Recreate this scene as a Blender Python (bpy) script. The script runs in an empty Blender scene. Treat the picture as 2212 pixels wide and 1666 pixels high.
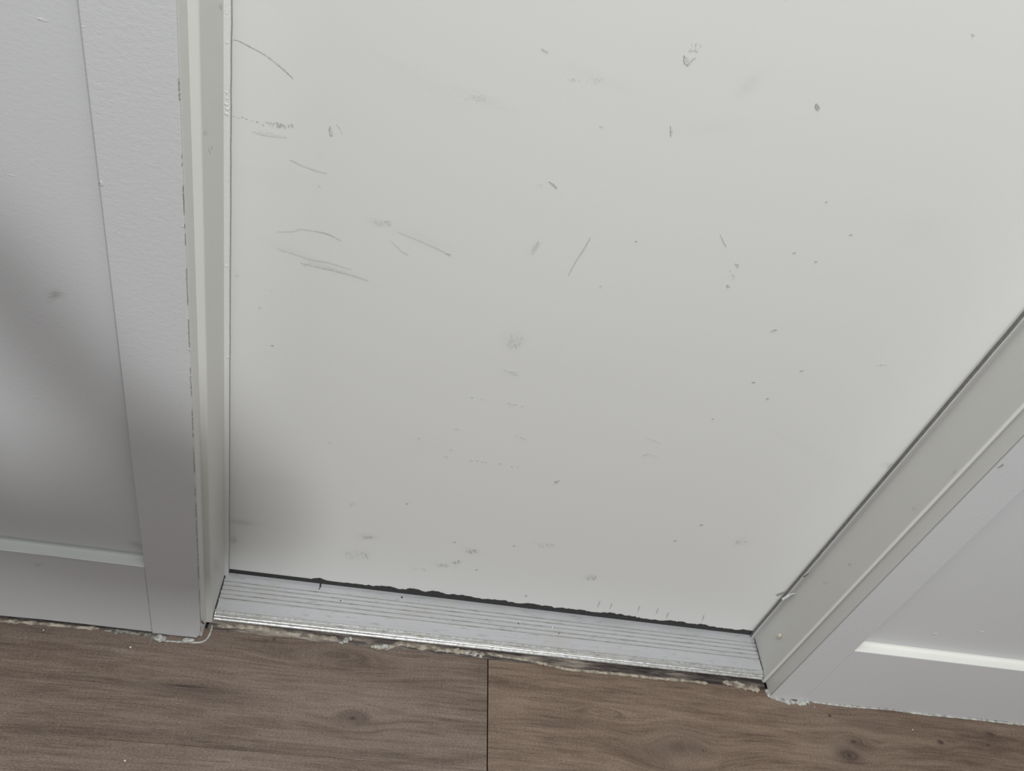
import bpy, bmesh, math, random
from mathutils import Vector, Matrix, noise

random.seed(7)
scn = bpy.context.scene
COL = scn.collection

# ------------------------------------------------------------------ camera
W, H = 2212, 1666
F = 1697.4874
CX, CY = 1106.0, 833.0
S = 1.05                                   # height of the lens above the floor, metres
R = ((0.97123941, -0.01646544, 0.23753505),
     (0.16467717, -0.67408566, -0.72006246),
     (0.17197512, 0.73846964, -0.65198708))   # rows: camera right, down, forward in world axes
cam_d = bpy.data.cameras.new('camera')
cam_d.sensor_fit = 'HORIZONTAL'
cam_d.sensor_width = 36.0
cam_d.lens = F / W * 36.0
cam_d.clip_start = 0.02
cam = bpy.data.objects.new('camera', cam_d)
COL.objects.link(cam)
cam.matrix_world = Matrix(((R[0][0], -R[1][0], -R[2][0], 0.0),
                           (R[0][1], -R[1][1], -R[2][1], 0.0),
                           (R[0][2], -R[1][2], -R[2][2], S),
                           (0, 0, 0, 1)))
scn.camera = cam

# ------------------------------------------------------------------ light
scn.view_settings.view_transform = 'Standard'
scn.view_settings.look = 'None'
scn.view_settings.gamma = 1.0
scn.view_settings.use_curve_mapping = False
scn.view_settings.exposure = 0.0

world = bpy.data.worlds.new('room_ambient')
scn.world = world
world.use_nodes = True
wn = world.node_tree.nodes
wn['Background'].inputs[0].default_value = (0.96, 0.985, 1.0, 1)
wn['Background'].inputs[1].default_value = 0.15


def area(name, loc, target, size, size_y, power, color):
    d = bpy.data.lights.new(name, 'AREA')
    d.shape = 'RECTANGLE'
    d.size, d.size_y = size, size_y
    d.energy = power
    d.color = color
    o = bpy.data.objects.new(name, d)
    COL.objects.link(o)
    o.location = loc
    o.rotation_euler = (Vector(target) - Vector(loc)).to_track_quat('-Z', 'Y').to_euler()
    return o


area('window_light', (1.05, -2.4, 2.35), (0.1, 0.6, 0.4), 0.28, 0.28, 57.0, (0.985, 1.0, 0.99))
area('ceiling_light', (0.0, 0.02, 2.5), (0.0, 0.06, 0.0), 0.8, 0.8, 24.0, (0.985, 1.0, 0.99))
area('side_fill_light', (-2.4, -0.9, 1.6), (0.3, 0.6, 0.6), 1.4, 1.6, 8.0, (0.98, 0.99, 1.0))  # added soft fill from the left to brighten the right jamb


# ------------------------------------------------------------------ back-projection of points onto the real planes
def ray(px, py):
    a, b = (px - CX) / F, (py - CY) / F
    return tuple(R[0][i] * a + R[1][i] * b + R[2][i] for i in range(3))


def on_y(px, py, y):
    d = ray(px, py)
    t = y / d[1]
    return (d[0] * t, y, S + d[2] * t)


def on_z(px, py, z=0.0):
    d = ray(px, py)
    t = (z - S) / d[2]
    return (d[0] * t, d[1] * t, z)


def on_x(px, py, x):
    d = ray(px, py)
    t = x / d[0]
    return (x, d[1] * t, S + d[2] * t)


# ------------------------------------------------------------------ node helpers
class N:
    def __init__(self, name):
        m = bpy.data.materials.new(name)
        m.use_nodes = True
        self.m, self.t = m, m.node_tree
        self.b = self.t.nodes['Principled BSDF']

    def node(self, kind, **kw):
        n = self.t.nodes.new(kind)
        for k, v in kw.items():
            setattr(n, k, v)
        return n

    def put(self, sock, v):
        if isinstance(v, bpy.types.NodeSocket):
            self.t.links.new(v, sock)
        else:
            sock.default_value = v

    def math(self, op, a, b=0.0, c=None, clamp=False):
        n = self.node('ShaderNodeMath', operation=op, use_clamp=clamp)
        self.put(n.inputs[0], a)
        self.put(n.inputs[1], b)
        if c is not None:
            self.put(n.inputs[2], c)
        return n.outputs[0]

    def coords(self):
        c = self.node('ShaderNodeTexCoord').outputs['Object']
        s = self.node('ShaderNodeSeparateXYZ')
        self.put(s.inputs[0], c)
        return c, s.outputs[0], s.outputs[1], s.outputs[2]

    def vec(self, x, y, z=0.0):
        n = self.node('ShaderNodeCombineXYZ')
        for i, v in enumerate((x, y, z)):
            self.put(n.inputs[i], v)
        return n.outputs[0]

    def scale(self, v, s):
        n = self.node('ShaderNodeMapping')
        self.put(n.inputs['Vector'], v)
        n.inputs['Scale'].default_value = s
        return n.outputs[0]

    def noise(self, v, scale=1.0, detail=3.0, rough=0.55):
        n = self.node('ShaderNodeTexNoise')
        self.put(n.inputs['Vector'], v)
        n.inputs['Scale'].default_value = scale
        n.inputs['Detail'].default_value = detail
        n.inputs['Roughness'].default_value = rough
        return n.outputs['Fac']

    def ramp(self, fac, stops, interp='LINEAR'):
        n = self.node('ShaderNodeValToRGB')
        n.color_ramp.interpolation = interp
        e = n.color_ramp.elements
        while len(e) < len(stops):
            e.new(0.5)
        for el, (p, c) in zip(e, stops):
            el.position = p
            el.color = (*c, 1) if len(c) == 3 else c
        self.put(n.inputs[0], fac)
        return n.outputs[0]

    def mix(self, fac, a, b, mode='MIX'):
        n = self.node('ShaderNodeMix', data_type='RGBA', blend_type=mode)
        self.put(n.inputs[0], fac)
        self.put(n.inputs[6], (*a, 1) if isinstance(a, tuple) else a)
        self.put(n.inputs[7], (*b, 1) if isinstance(b, tuple) else b)
        return n.outputs[2]

    def range(self, v, a, b, c=0.0, d=1.0):
        n = self.node('ShaderNodeMapRange')
        self.put(n.inputs[0], v)
        for i, q in enumerate((a, b, c, d)):
            n.inputs[1 + i].default_value = q
        return n.outputs[0]

    def bump(self, h, strength=0.3, dist=0.001, normal=None):
        n = self.node('ShaderNodeBump')
        n.inputs['Strength'].default_value = strength
        n.inputs['Distance'].default_value = dist
        self.put(n.inputs['Height'], h)
        if normal is not None:
            self.put(n.inputs['Normal'], normal)
        return n.outputs[0]

    def done(self, color, rough=0.5, spec=0.4, metal=0.0, normal=None):
        self.put(self.b.inputs['Base Color'], (*color, 1) if isinstance(color, tuple) else color)
        self.put(self.b.inputs['Roughness'], rough)
        self.b.inputs['Specular IOR Level'].default_value = spec
        self.b.inputs['Metallic'].default_value = metal
        if normal is not None:
            self.put(self.b.inputs['Normal'], normal)
        return self.m

    def blot(self, x, z, cx, cz, sx, sz, ang=0.0):
        """soft elliptical stain mask around a point of the surface"""
        dx = self.math('SUBTRACT', x, cx)
        dz = self.math('SUBTRACT', z, cz)
        ca, sa = math.cos(ang), math.sin(ang)
        u = self.math('MULTIPLY_ADD', dx, ca / sx, self.math('MULTIPLY', dz, sa / sx))
        v = self.math('MULTIPLY_ADD', dx, -sa / sz, self.math('MULTIPLY', dz, ca / sz))
        r2 = self.math('MULTIPLY_ADD', u, u, self.math('MULTIPLY', v, v))
        return self.math('EXPONENT', self.math('MULTIPLY', r2, -1.0))


def paint(name, col, brush=0.25, fine=0.12, rough=0.5, tint=0.02, stains=(), vertical=True):
    n = N(name)
    c, x, y, z = n.coords()
    big = n.noise(c, 3.0, 3)
    dark = tuple(v * (1 - tint) for v in col)
    lite = tuple(min(1, v * (1 + tint)) for v in col)
    colr = n.ramp(big, [(0.3, dark), (0.7, lite)])
    if stains:
        f = None
        for (cx, cz, sx, sz, ang, amt) in stains:
            b = n.math('MULTIPLY', n.blot(x, z, cx, cz, sx, sz, ang), amt)
            f = b if f is None else n.math('MAXIMUM', f, b)
        streak = n.noise(n.scale(c, (30, 30, 420)), 1.0, 3, 0.7)
        f = n.math('MULTIPLY', f, n.range(streak, 0.35, 0.65, 0.35, 1.0), clamp=True)
        colr = n.mix(f, colr, (0.16, 0.155, 0.15))
    stipple = n.noise(c, 420.0, 2)
    orange = n.noise(n.scale(c, (190, 190, 320)), 1.0, 3, 0.65)
    nb = n.bump(stipple, fine, 0.0004)
    nb = n.bump(orange, brush, 0.0008, nb)
    return n.done(colr, rough, 0.35, normal=nb)


def flat(name, col, rough=0.6, spec=0.3, metal=0.0, bump=0.0, scale=300.0, dark=None):
    n = N(name)
    c, x, y, z = n.coords()
    f = n.noise(c, scale, 3)
    dk = dark or tuple(v * 0.8 for v in col)
    colr = n.ramp(f, [(0.35, dk), (0.6, col)])
    return n.done(colr, rough, spec, metal, normal=n.bump(f, bump, 0.001) if bump else None)


# ------------------------------------------------------------------ object helpers
def link(name, bm, mats, parent=None, bevel=0.0, seg=2, smooth=False):
    me = bpy.data.meshes.new(name)
    bmesh.ops.recalc_face_normals(bm, faces=bm.faces)
    bm.to_mesh(me)
    bm.free()
    for m in (mats if isinstance(mats, (list, tuple)) else [mats]):
        me.materials.append(m)
    if smooth:
        for p in me.polygons:
            p.use_smooth = True
    o = bpy.data.objects.new(name, me)
    COL.objects.link(o)
    if parent is not None:
        o.parent = parent
    if bevel:
        b = o.modifiers.new('bevel', 'BEVEL')
        b.width, b.segments, b.limit_method, b.angle_limit = bevel, seg, 'ANGLE', math.radians(40)
        b.harden_normals = False
    return o


def box(bm, x0, x1, y0, y1, z0, z1):
    v = [bm.verts.new(p) for p in ((x0, y0, z0), (x1, y0, z0), (x1, y1, z0), (x0, y1, z0),
                                   (x0, y0, z1), (x1, y0, z1), (x1, y1, z1), (x0, y1, z1))]
    for f in ((0, 3, 2, 1), (4, 5, 6, 7), (0, 1, 5, 4), (1, 2, 6, 5), (2, 3, 7, 6), (3, 0, 4, 7)):
        bm.faces.new([v[i] for i in f])
    return v


def prism(bm, pts, axis, a, b):
    """extrude a closed polygon along an axis"""
    def P(p, t):
        return (t, p[0], p[1]) if axis == 'x' else ((p[0], p[1], t) if axis == 'z' else (p[0], t, p[1]))
    A = [bm.verts.new(P(p, a)) for p in pts]
    B = [bm.verts.new(P(p, b)) for p in pts]
    n = len(pts)
    bm.faces.new(A)
    bm.faces.new(B[::-1])
    for i in range(n):
        bm.faces.new((A[i], A[(i + 1) % n], B[(i + 1) % n], B[i]))


def struct(o, label=None):
    o['kind'] = 'structure'
    if label:
        o['label'] = label
    return o


def tag(o, label, cat, group=None):
    o['label'], o['category'] = label, cat
    if group:
        o['group'] = group
    return o


def lump(bm, c, r, flatz=0.5, amp=0.35, stretch=(1, 1), sub=2, ang=0.0, seed=0):
    """irregular chip of filler or paint"""
    t = bmesh.ops.create_icosphere(bm, subdivisions=sub, radius=1.0)
    ca, sa = math.cos(ang), math.sin(ang)
    for v in t['verts']:
        p = v.co.copy()
        k = 1 + amp * noise.noise(p * 1.7 + Vector((seed * 3.1, seed * 1.7, seed)))
        p = p * k * r
        p = Vector((p.x * stretch[0], p.y * stretch[1], max(p.z, -r * 0.5) * flatz))
        v.co = Vector((c[0] + p.x * ca - p.y * sa, c[1] + p.x * sa + p.y * ca, c[2] + p.z))
    return t['verts']


# ------------------------------------------------------------------ key planes (metres)
Y_WALL = 0.541 * S      # face of stiles and rails
Y_PANEL = 0.5550 * S    # recessed wall panels
Y_STEP = 0.5640 * S     # small rebate of the frame
Y_STOP = 0.6290 * S     # stop bead
Y_DOOR = 0.6352 * S     # door face
XL_STILE, XR_STILE = -0.1625 * S, 0.6465 * S
XL_JAMB, XR_JAMB = -0.1553 * S, 0.6400 * S
XL_STOP, XR_STOP = -0.1502 * S, 0.6330 * S
XL_OUT, XR_OUT = -0.2232 * S, 0.6998 * S
Z_RAIL = 0.149 * S
Z_TH = 0.0122 * S
Z_DOOR = 0.0195 * S
TOP = 2.45
DTOP = 2.04

# ------------------------------------------------------------------ materials
WALL = (0.622, 0.625, 0.637)
DOORC = (0.735, 0.737, 0.722)
FRAME = (0.700, 0.700, 0.675)
door_st = []
for (px, py, sx, sz, ang, amt) in [
        (1110, 738, .012, .014, 0, .13), (1290, 170, .030, .006, -.15, .05), (1040, 215, .028, .005, -.15, .07),
        (905, 170, .05, .006, -.3, .035), (700, 573, .045, .004, -.22, .10), (640, 548, .03, .005, -.3, .07),
        (1618, 183, .007, .013, -.5, .10), (1155, 535, .003, .010, -.35, .14), (920, 520, .03, .007, -.25, .06),
        (820, 482, .012, .004, -.1, .12), (1020, 1190, .010, .005, -.1, .22), (985, 1216, .009, .004, .3, .22),
        (955, 1221, .012, .004, .1, .16), (1275, 1247, .010, .006, .4, .20), (793, 1160, .013, .006, 0, .18),
        (770, 1198, .018, .012, .3, .10), (520, 1128, .022, .006, 0, .18), (505, 1165, .006, .010, 0, .20),
        (1180, 1177, .016, .004, 0, .10), (1600, 1170, .010, .010, 0, .10), (905, 965, .035, .018, .3, .03),
        (1540, 275, .03, .008, .3, .04), (1980, 500, .03, .02, .3, .04), (1745, 975, .09, .006, -.35, .03),
        (600, 1040, .05, .02, 0, .05), (1160, 800, .16, .05, .2, .025), (560, 380, .05, .01, 0, .03),
        (1230, 850, .05, .06, 0, .02), (1920, 1005, .008, .005, 0, .20)]:
    p = on_y(px, py, Y_DOOR)
    door_st.append((p[0], p[2], sx, sz, ang, amt))
M_DOOR = paint('door_paint', DOORC, brush=0.05, fine=0.05, rough=0.42, tint=0.006, stains=door_st)
wall_st = []
for (px, py, sx, sz, ang, amt) in [(303, 1203, .010, .008, -.2, .45), (285, 1198, .008, .006, -.3, .4),
                                   (95, 1174, .05, .003, -.1, .30), (120, 635, .007, .004, .3, .30),
                                   (80, 1203, .03, .003, 0, .12), (82, 1220, .006, .003, .3, .2)]:
    p = on_y(px, py, Y_PANEL if py < 1190 else Y_WALL)
    wall_st.append((p[0], p[2], sx, sz, ang, amt))
M_WALL = paint('wall_paint', WALL, brush=0.22, fine=0.10, rough=0.45, tint=0.012, stains=wall_st)
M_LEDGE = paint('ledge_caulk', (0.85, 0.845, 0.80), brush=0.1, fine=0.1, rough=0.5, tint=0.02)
M_LEDGE_SHADED = paint('shaded_grimy_ledge_caulk', (0.43, 0.44, 0.42), brush=0.3, fine=0.3, rough=0.6, tint=0.06)  # some grime, plus the left ledge's shade mixed into the colour
M_STILE = paint('stile_paint', WALL, brush=0.32, fine=0.2, rough=0.42, tint=0.012)
M_FRAME = paint('frame_paint', FRAME, brush=0.10, fine=0.10, rough=0.45, tint=0.012)
M_STOP = paint('stop_paint', (0.74, 0.74, 0.735), brush=0.5, fine=0.2, rough=0.35, tint=0.03)
M_SEAL = flat('seal_rubber', (0.050, 0.048, 0.049), 0.75, 0.2, bump=0.4, scale=250)
M_GAP = flat('gap_dark', (0.085, 0.072, 0.066), 0.9, 0.1, bump=.5, scale=120, dark=(0.035, 0.030, 0.028))
M_CAULK = flat('old_caulk', (0.42, 0.375, 0.305), 0.7, 0.3, bump=0.8, scale=95, dark=(0.15, 0.125, 0.105))
M_CAULKW = flat('white_caulk', (0.54, 0.54, 0.51), 0.55, 0.3, bump=0.6, scale=130, dark=(0.27, 0.27, 0.245))
M_FLAKE = flat('paint_flake_white', (0.80, 0.81, 0.83), 0.45, 0.4)
M_CREAM = flat('cream_plug', (0.80, 0.76, 0.62), 0.5, 0.3)
M_RUST = flat('bare_wood_chip', (0.19, 0.11, 0.065), 0.8, 0.2)
M_SCUFF = flat('dark_scuff', (0.38, 0.38, 0.375), 0.6, 0.2, scale=900, dark=(0.58, 0.58, 0.57))
M_FAINT = flat('faint_scuff', (0.54, 0.54, 0.53), 0.6, 0.2, scale=700, dark=(0.68, 0.68, 0.66))
M_FAINTER = flat('fainter_scuff', (0.64, 0.64, 0.625), 0.6, 0.2, scale=700, dark=(0.71, 0.71, 0.69))
M_CRACK = flat('paint_crack', (0.30, 0.295, 0.285), 0.9, 0.1, scale=500, dark=(0.50, 0.50, 0.48))


def aluminium():
    n = N('brushed_aluminium')
    c, x, y, z = n.coords()
    grain = n.noise(n.scale(c, (5, 900, 900)), 1.0, 3)
    dirt = n.noise(n.scale(c, (45, 180, 60)), 1.0, 5, 0.7)
    base = n.ramp(grain, [(0.3, (0.50, 0.505, 0.52)), (0.7, (0.56, 0.565, 0.585))])
    f = n.range(dirt, 0.56, 0.74, 0.0, 0.55)
    base = n.mix(f, base, (0.20, 0.185, 0.16))
    warm = n.noise(c, 18.0, 2)
    base = n.mix(n.range(warm, 0.5, 0.75, 0.0, 0.25), base, (0.48, 0.45, 0.39))
    r = n.range(grain, 0.3, 0.7, 0.36, 0.5)
    return n.done(base, r, 0.5, 0.3, normal=n.bump(grain, 0.12, 0.0004))


def groove_mat():
    n = N('groove_dirt')
    c, x, y, z = n.coords()
    d = n.noise(n.scale(c, (70, 300, 60)), 1.0, 4, 0.75)
    base = n.ramp(d, [(0.44, (0.46, 0.46, 0.455)), (0.60, (0.36, 0.35, 0.32)), (0.74, (0.16, 0.145, 0.12))])
    return n.done(base, 0.6, 0.4, 0.2)


def wood():
    n = N('oak_laminate')
    c, x, y, z = n.coords()
    # slow wander of the grain
    wob = n.noise(n.scale(c, (2.6, 7.0, 1)), 1.0, 2)
    v = n.math('MULTIPLY_ADD', wob, 0.020, y)
    # knots and cathedrals the grain runs round: x, y, reach along, reach across
    for (kx, ky, sx, sy) in ((0.049, 0.503, .034, .017), (0.536, 0.502, .060, .034), (0.838, 0.540, .060, .020),
                             (0.827, 0.514, .036, .015), (1.007, 0.549, .018, .010), (-0.18, 0.528, .050, .010),
                             (0.015, 0.592, .085, .020), (0.42, 0.545, .05, .010)):
        kx, ky = kx / S, ky / S
        dx = n.math('MULTIPLY', n.math('SUBTRACT', x, kx), 1 / sx)
        dy = n.math('MULTIPLY', n.math('SUBTRACT', y, ky), 1 / sy)
        r2 = n.math('MULTIPLY_ADD', dx, dx, n.math('MULTIPLY', dy, dy))
        w = n.math('EXPONENT', n.math('MULTIPLY', r2, -0.9))
        ring = n.math('MULTIPLY', n.math('SQRT', r2), sy)
        diff = n.math('SUBTRACT', ring, n.math('SUBTRACT', v, ky))
        v = n.math('MULTIPLY_ADD', diff, w, v)
    at = n.node('ShaderNodeAttribute', attribute_name='plank').outputs['Fac']
    off = n.math('MULTIPLY', at, 7.3)
    xs = n.math('ADD', x, off)
    broad = n.noise(n.vec(n.math('MULTIPLY', xs, 3.0), n.math('MULTIPLY', v, 16.0), off), 1.0, 4, 0.6)
    mid = n.noise(n.vec(n.math('MULTIPLY', xs, 7.0), n.math('MULTIPLY', v, 95.0), off), 1.0, 4, 0.65)
    fine = n.noise(n.vec(n.math('MULTIPLY', xs, 26.0), n.math('MULTIPLY', v, 420.0), off), 1.0, 4, 0.7)
    cross = n.noise(n.vec(n.math('MULTIPLY', xs, 320.0), n.math('MULTIPLY', y, 60.0), off), 1.0, 2, 0.6)
    f = n.math('MULTIPLY_ADD', mid, 0.38, n.math('MULTIPLY', broad, 0.30))
    f = n.math('MULTIPLY_ADD', fine, 0.26, f)
    f = n.math('MULTIPLY_ADD', cross, 0.06, f)
    col = n.ramp(f, [(0.37, (0.098, 0.067, 0.050)), (0.455, (0.160, 0.117, 0.090)),
                     (0.52, (0.208, 0.158, 0.125)), (0.61, (0.265, 0.208, 0.168))])
    tone = n.ramp(at, [(0.0, (0.84, 0.86, 0.90)), (0.5, (0.92, 0.91, 0.91)), (1.0, (1.03, 0.95, 0.87))])
    col = n.mix(1.0, col, tone, 'MULTIPLY')
    # dark fibre lines and pale pores
    line = n.noise(n.vec(n.math('MULTIPLY', xs, 9.0), n.math('MULTIPLY', v, 330.0), 4.0), 1.0, 3, 0.6)
    col = n.mix(n.range(line, 0.575, 0.68, 0.0, 0.55), col, (0.075, 0.050, 0.037))
    pore = n.noise(n.vec(n.math('MULTIPLY', xs, 70.0), n.math('MULTIPLY', v, 800.0), 9.0), 1.0, 4, 0.65)
    col = n.mix(n.range(pore, 0.60, 0.74, 0.0, 0.34), col, (0.36, 0.305, 0.25))
    grit = n.noise(n.vec(n.math('MULTIPLY', xs, 300.0), n.math('MULTIPLY', y, 900.0), 2.0), 1.0, 3, 0.7)
    col = n.mix(1.0, col, n.ramp(grit, [(0.30, (0.55, 0.54, 0.53)), (0.50, (0.93, 0.93, 0.93)), (0.68, (1.28, 1.28, 1.28))]), 'MULTIPLY')
    # hearts of the knots, dark streaks, dark specks
    marks = ((0.049, 0.5005, .0055, .0030, 0, .95), (0.052, 0.502, .020, .010, 0, .40),
             (0.826, 0.5135, .0050, .0060, 1.0, .95), (0.826, 0.516, .026, .014, 0, .55),
             (0.843, 0.536, .0075, .0045, 0, .75), (0.848, 0.532, .026, .012, -.3, .40),
             (1.0085, 0.550, .0050, .0030, -.3, .95), (0.560, 0.503, .026, .012, -.2, .38),
             (0.53, 0.500, .055, .022, .3, .32), (0.50, 0.487, .030, .012, -.5, .30),
             (-0.181, 0.5235, .034, .0020, 0.02, .90), (-0.17, 0.520, .07, .007, 0, .40),
             (0.575, 0.500, .004, .003, 0, .6), (-0.0795, 0.606, .0022, .0022, 0, 1.0),
             (-0.090, 0.603, .002, .0015, 0, .8), (0.814, 0.576, .0030, .0022, 0, .95),
             (1.10, 0.553, .0030, .0020, 0, .8), (1.115, 0.5725, .010, .004, -.2, .7),
             (0.35, 0.520, .04, .006, 0, .30), (0.87, 0.57, .06, .012, 0, .22),
             (-0.40, 0.600, .20, .022, 0, .36), (-0.05, 0.59, .10, .010, 0, .18))
    f = None
    for (mx, my, sx, sy, a, amt) in marks:
        b = n.math('MULTIPLY', n.blot(x, y, mx / S, my / S, sx, sy, a), min(1.25, amt * 1.35))
        f = b if f is None else n.math('MAXIMUM', f, b)
    f = n.math('MULTIPLY', f, n.range(fine, 0.3, 0.7, 0.7, 1.15), clamp=True)
    col = n.mix(f, col, (0.052, 0.036, 0.030))
    h = n.math('MULTIPLY_ADD', fine, 0.6, n.math('MULTIPLY', mid, 0.4))
    rg = n.range(fine, 0.3, 0.7, 0.42, 0.56)
    return n.done(col, rg, 0.4, normal=n.bump(h, 0.35, 0.0006))


M_ALU = aluminium()
M_NOSE = flat('worn_bright_aluminium', (0.72, 0.73, 0.74), 0.36, 0.5, 0.6, bump=0.3, scale=200, dark=(0.48, 0.47, 0.44))
M_GROOVE = groove_mat()


def smear():
    n = N('dirty_smeared_filler')
    c, x, y, z = n.coords()
    a = n.noise(n.scale(c, (24, 170, 1)), 1.0, 5, 0.75)
    b = n.noise(n.scale(c, (9, 60, 1)), 1.0, 3, 0.6)
    t = n.math('MULTIPLY_ADD', b, 0.45, n.math('MULTIPLY', a, 0.55))
    t = n.math('ADD', t, n.range(x, -0.15, 0.65, 0.065, -0.075))
    colr = n.ramp(t, [(0.40, (0.040, 0.034, 0.033)), (0.49, (0.110, 0.092, 0.084)), (0.55, (0.215, 0.185, 0.158)), (0.64, (0.35, 0.32, 0.275))])
    return n.done(colr, 0.8, 0.2, normal=n.bump(a, 0.8, 0.0015))


M_SMEAR = smear()
M_WOOD = wood()

# ------------------------------------------------------------------ floor: laminate boards running along the wall
bm = bmesh.new()
lay = bm.faces.layers.float.new('plank')
ROW = 0.4235            # long joint, runs parallel to the wall
PW = 0.190
gap = 0.0009
joints = {0: [-1.15, 0.2303, 1.52], -1: [-1.6, -0.62, 0.72], 1: [-0.8, 0.6], -2: [-1.3, 0.08, 1.4]}
tones = {(0, 1): 0.46, (0, 2): 0.86, (-1, 1): 0.40, (-1, 2): 0.55, (-1, 3): 0.8}
for r in range(-18, 1):
    y0, y1 = ROW + r * PW, ROW + (r + 1) * PW
    if r == 0:
        y1 = 0.5825
    js = joints.get(r) or sorted(random.uniform(-1.6, 2.0) for _ in range(3))
    xs = [-2.0] + [j for j in js if -1.9 < j < 2.3] + [2.4]
    for i in range(len(xs) - 1):
        n0 = len(bm.faces)
        box(bm, xs[i] + gap, xs[i + 1] - gap, y0 + 0.00014, y1 - 0.00014, -0.008, 0.0)
        bm.faces.ensure_lookup_table()
        tval = tones.get((r, i), random.uniform(0.2, 0.9))
        for k in range(n0, len(bm.faces)):
            bm.faces[k][lay] = tval
floor = link('floor', bm, M_WOOD)
struct(floor, 'brown oak laminate floor boards running along the wall')
bm = bmesh.new()
box(bm, -2.0, 2.4, -3.2, 0.72, -0.02, -0.0081)
sub = link('subfloor', bm, M_GAP, floor)

# ------------------------------------------------------------------ door
bm = bmesh.new()
DX0, DX1 = XL_STOP - 0.008, XR_STOP + 0.008
box(bm, DX0, DX1, Y_DOOR, Y_DOOR + 0.044, Z_DOOR, DTOP - 0.004)


LIFT = [0.00008]


def ribbon(bm, plane, pts, w0, w1=None, mat=1, lift=0.00025, jitter=0.0):
    """a thin mark lying on the door or wall face; pts are (x, z)"""
    w1 = w0 if w1 is None else w1
    n = len(pts)
    up, dn = [], []
    LIFT[0] += 0.0000025
    lift = LIFT[0]
    for i, p in enumerate(pts):
        a, b = pts[max(0, i - 1)], pts[min(n - 1, i + 1)]
        d = Vector((b[0] - a[0], b[1] - a[1]))
        d = d.normalized() if d.length else Vector((1, 0))
        t = i / max(1, n - 1)
        w = (w0 + (w1 - w0) * t) * (0.45 + 0.55 * math.sin(math.pi * min(1, max(0, 0.1 + 0.8 * t))))
        w *= 1 + random.uniform(-jitter, jitter)
        nx, nz = -d.y * w / 2, d.x * w / 2
        up.append(bm.verts.new((p[0] + nx, plane - lift, p[1] + nz)))
        dn.append(bm.verts.new((p[0] - nx, plane - lift, p[1] - nz)))
    for i in range(n - 1):
        f = bm.faces.new((up[i], up[i + 1], dn[i + 1], dn[i]))
        f.material_index = mat


def curve_pts(pl, k=8):
    """Catmull-Rom through a few points"""
    out = []
    P = [pl[0]] + list(pl) + [pl[-1]]
    for i in range(1, len(P) - 2):
        for j in range(k):
            t = j / k
            q = []
            for c in (0, 1):
                a, b, cc, d = P[i - 1][c], P[i][c], P[i + 1][c], P[i + 2][c]
                q.append(0.5 * ((2 * b) + (cc - a) * t + (2 * a - 5 * b + 4 * cc - d) * t * t + (3 * b - a - 3 * cc + d) * t ** 3))
            out.append(tuple(q))
    out.append(tuple(pl[-1]))
    return out


PXM = 1 / 1500.0        # about one photo pixel on the door, metres


def dmark(px_pts, w, mat=1, w1=None, plane=None, k=8, jit=0.3):
    pl = Y_DOOR if plane is None else plane
    pts = []
    for (a, b) in curve_pts(px_pts, k):
        q = on_y(a, b, pl)
        pts.append((q[0], q[2]))
    ribbon(bm, pl, pts, w * PXM, None if w1 is None else w1 * PXM, mat, jitter=jit)


def dots(cx, cy, rx, ry, n, size, mat=2, plane=None, slope=0.0):
    for _ in range(n):
        a = cx + random.uniform(-rx, rx)
        b = cy + random.uniform(-ry, ry) + (a - cx) * slope
        l = size * random.uniform(0.6, 1.6)
        dmark([(a, b), (a + l, b + l * random.uniform(-.2, .5))], size * random.uniform(.4, .8), mat, plane=plane, k=2)


# long scratch by the frame and the scuffs below it
dmark([(503, 86), (514, 88), (528, 95), (560, 112), (575, 121), (595, 136), (615, 153), (634, 171)], 1.5, 1, 2.2)
dmark([(560, 113), (580, 125), (600, 140)], 1.0, 2)
for (a, b, m) in ((502, 251, 2), (512, 254, 2), (521, 253, 1), (530, 257, 1), (541, 260, 2), (553, 263, 1), (572, 263, 2)):
    dmark([(a, b), (a + 6, b + 2)], 1.6, m, k=2)
dots(600, 270, 34, 4, 34, 2.6, 2, slope=0.10)
dots(615, 272, 20, 5, 20, 2.8, 1, slope=0.12)
dots(590, 290, 30, 3, 18, 3.0, 3, slope=0.2)
dmark([(545, 283), (575, 291), (612, 295)], 3.0, 3)
dmark([(713, 272), (713, 281), (714, 287), (717, 294)], 1.6, 1, 5.0, k=4)
dmark([(714, 280), (717, 293)], 3.5, 2, k=3)
dmark([(727, 268), (735, 278), (740, 290)], 1.2, 3)
dmark([(625, 345), (640, 351), (660, 359), (682, 368), (705, 374)], 1.8, 2)
dmark([(640, 352), (665, 361), (690, 370)], 2.5, 3)
dots(688, 401, 4, 2, 5, 2.4, 2)
dmark([(600, 500), (635, 499), (650, 494), (670, 498)], 1.8, 3)
dmark([(680, 499), (700, 503), (718, 510), (737, 520)], 1.6, 1, 1.2)
dmark([(690, 500), (712, 506), (732, 518)], 1.2, 2)
dmark([(640, 494), (665, 496), (690, 500)], 1.8, 3)
dmark([(600, 537), (640, 549), (670, 559), (712, 567), (760, 582)], 2.4, 3)
dmark([(650, 568), (690, 577), (730, 586), (765, 596), (795, 606)], 3.0, 2, 2.0)
dmark([(668, 572), (710, 578), (745, 588)], 4.0, 3)
dots(662, 571, 12, 4, 12, 2.8, 3)
dots(825, 481, 22, 5, 22, 2.8, 3)
dots(832, 479, 14, 3, 10, 2.2, 2)
dmark([(860, 500), (900, 516), (950, 538), (975, 552)], 2.0, 3)
dmark([(845, 520), (870, 543), (883, 550)], 2.0, 3)
dots(968, 549, 6, 2, 6, 2.2, 1, slope=.2)
dots(510, 594, 4, 3, 5, 2.6, 2)
dots(508, 580, 2, 6, 5, 1.6, 3)
dots(555, 665, 8, 2, 6, 2.0, 2)
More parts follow.
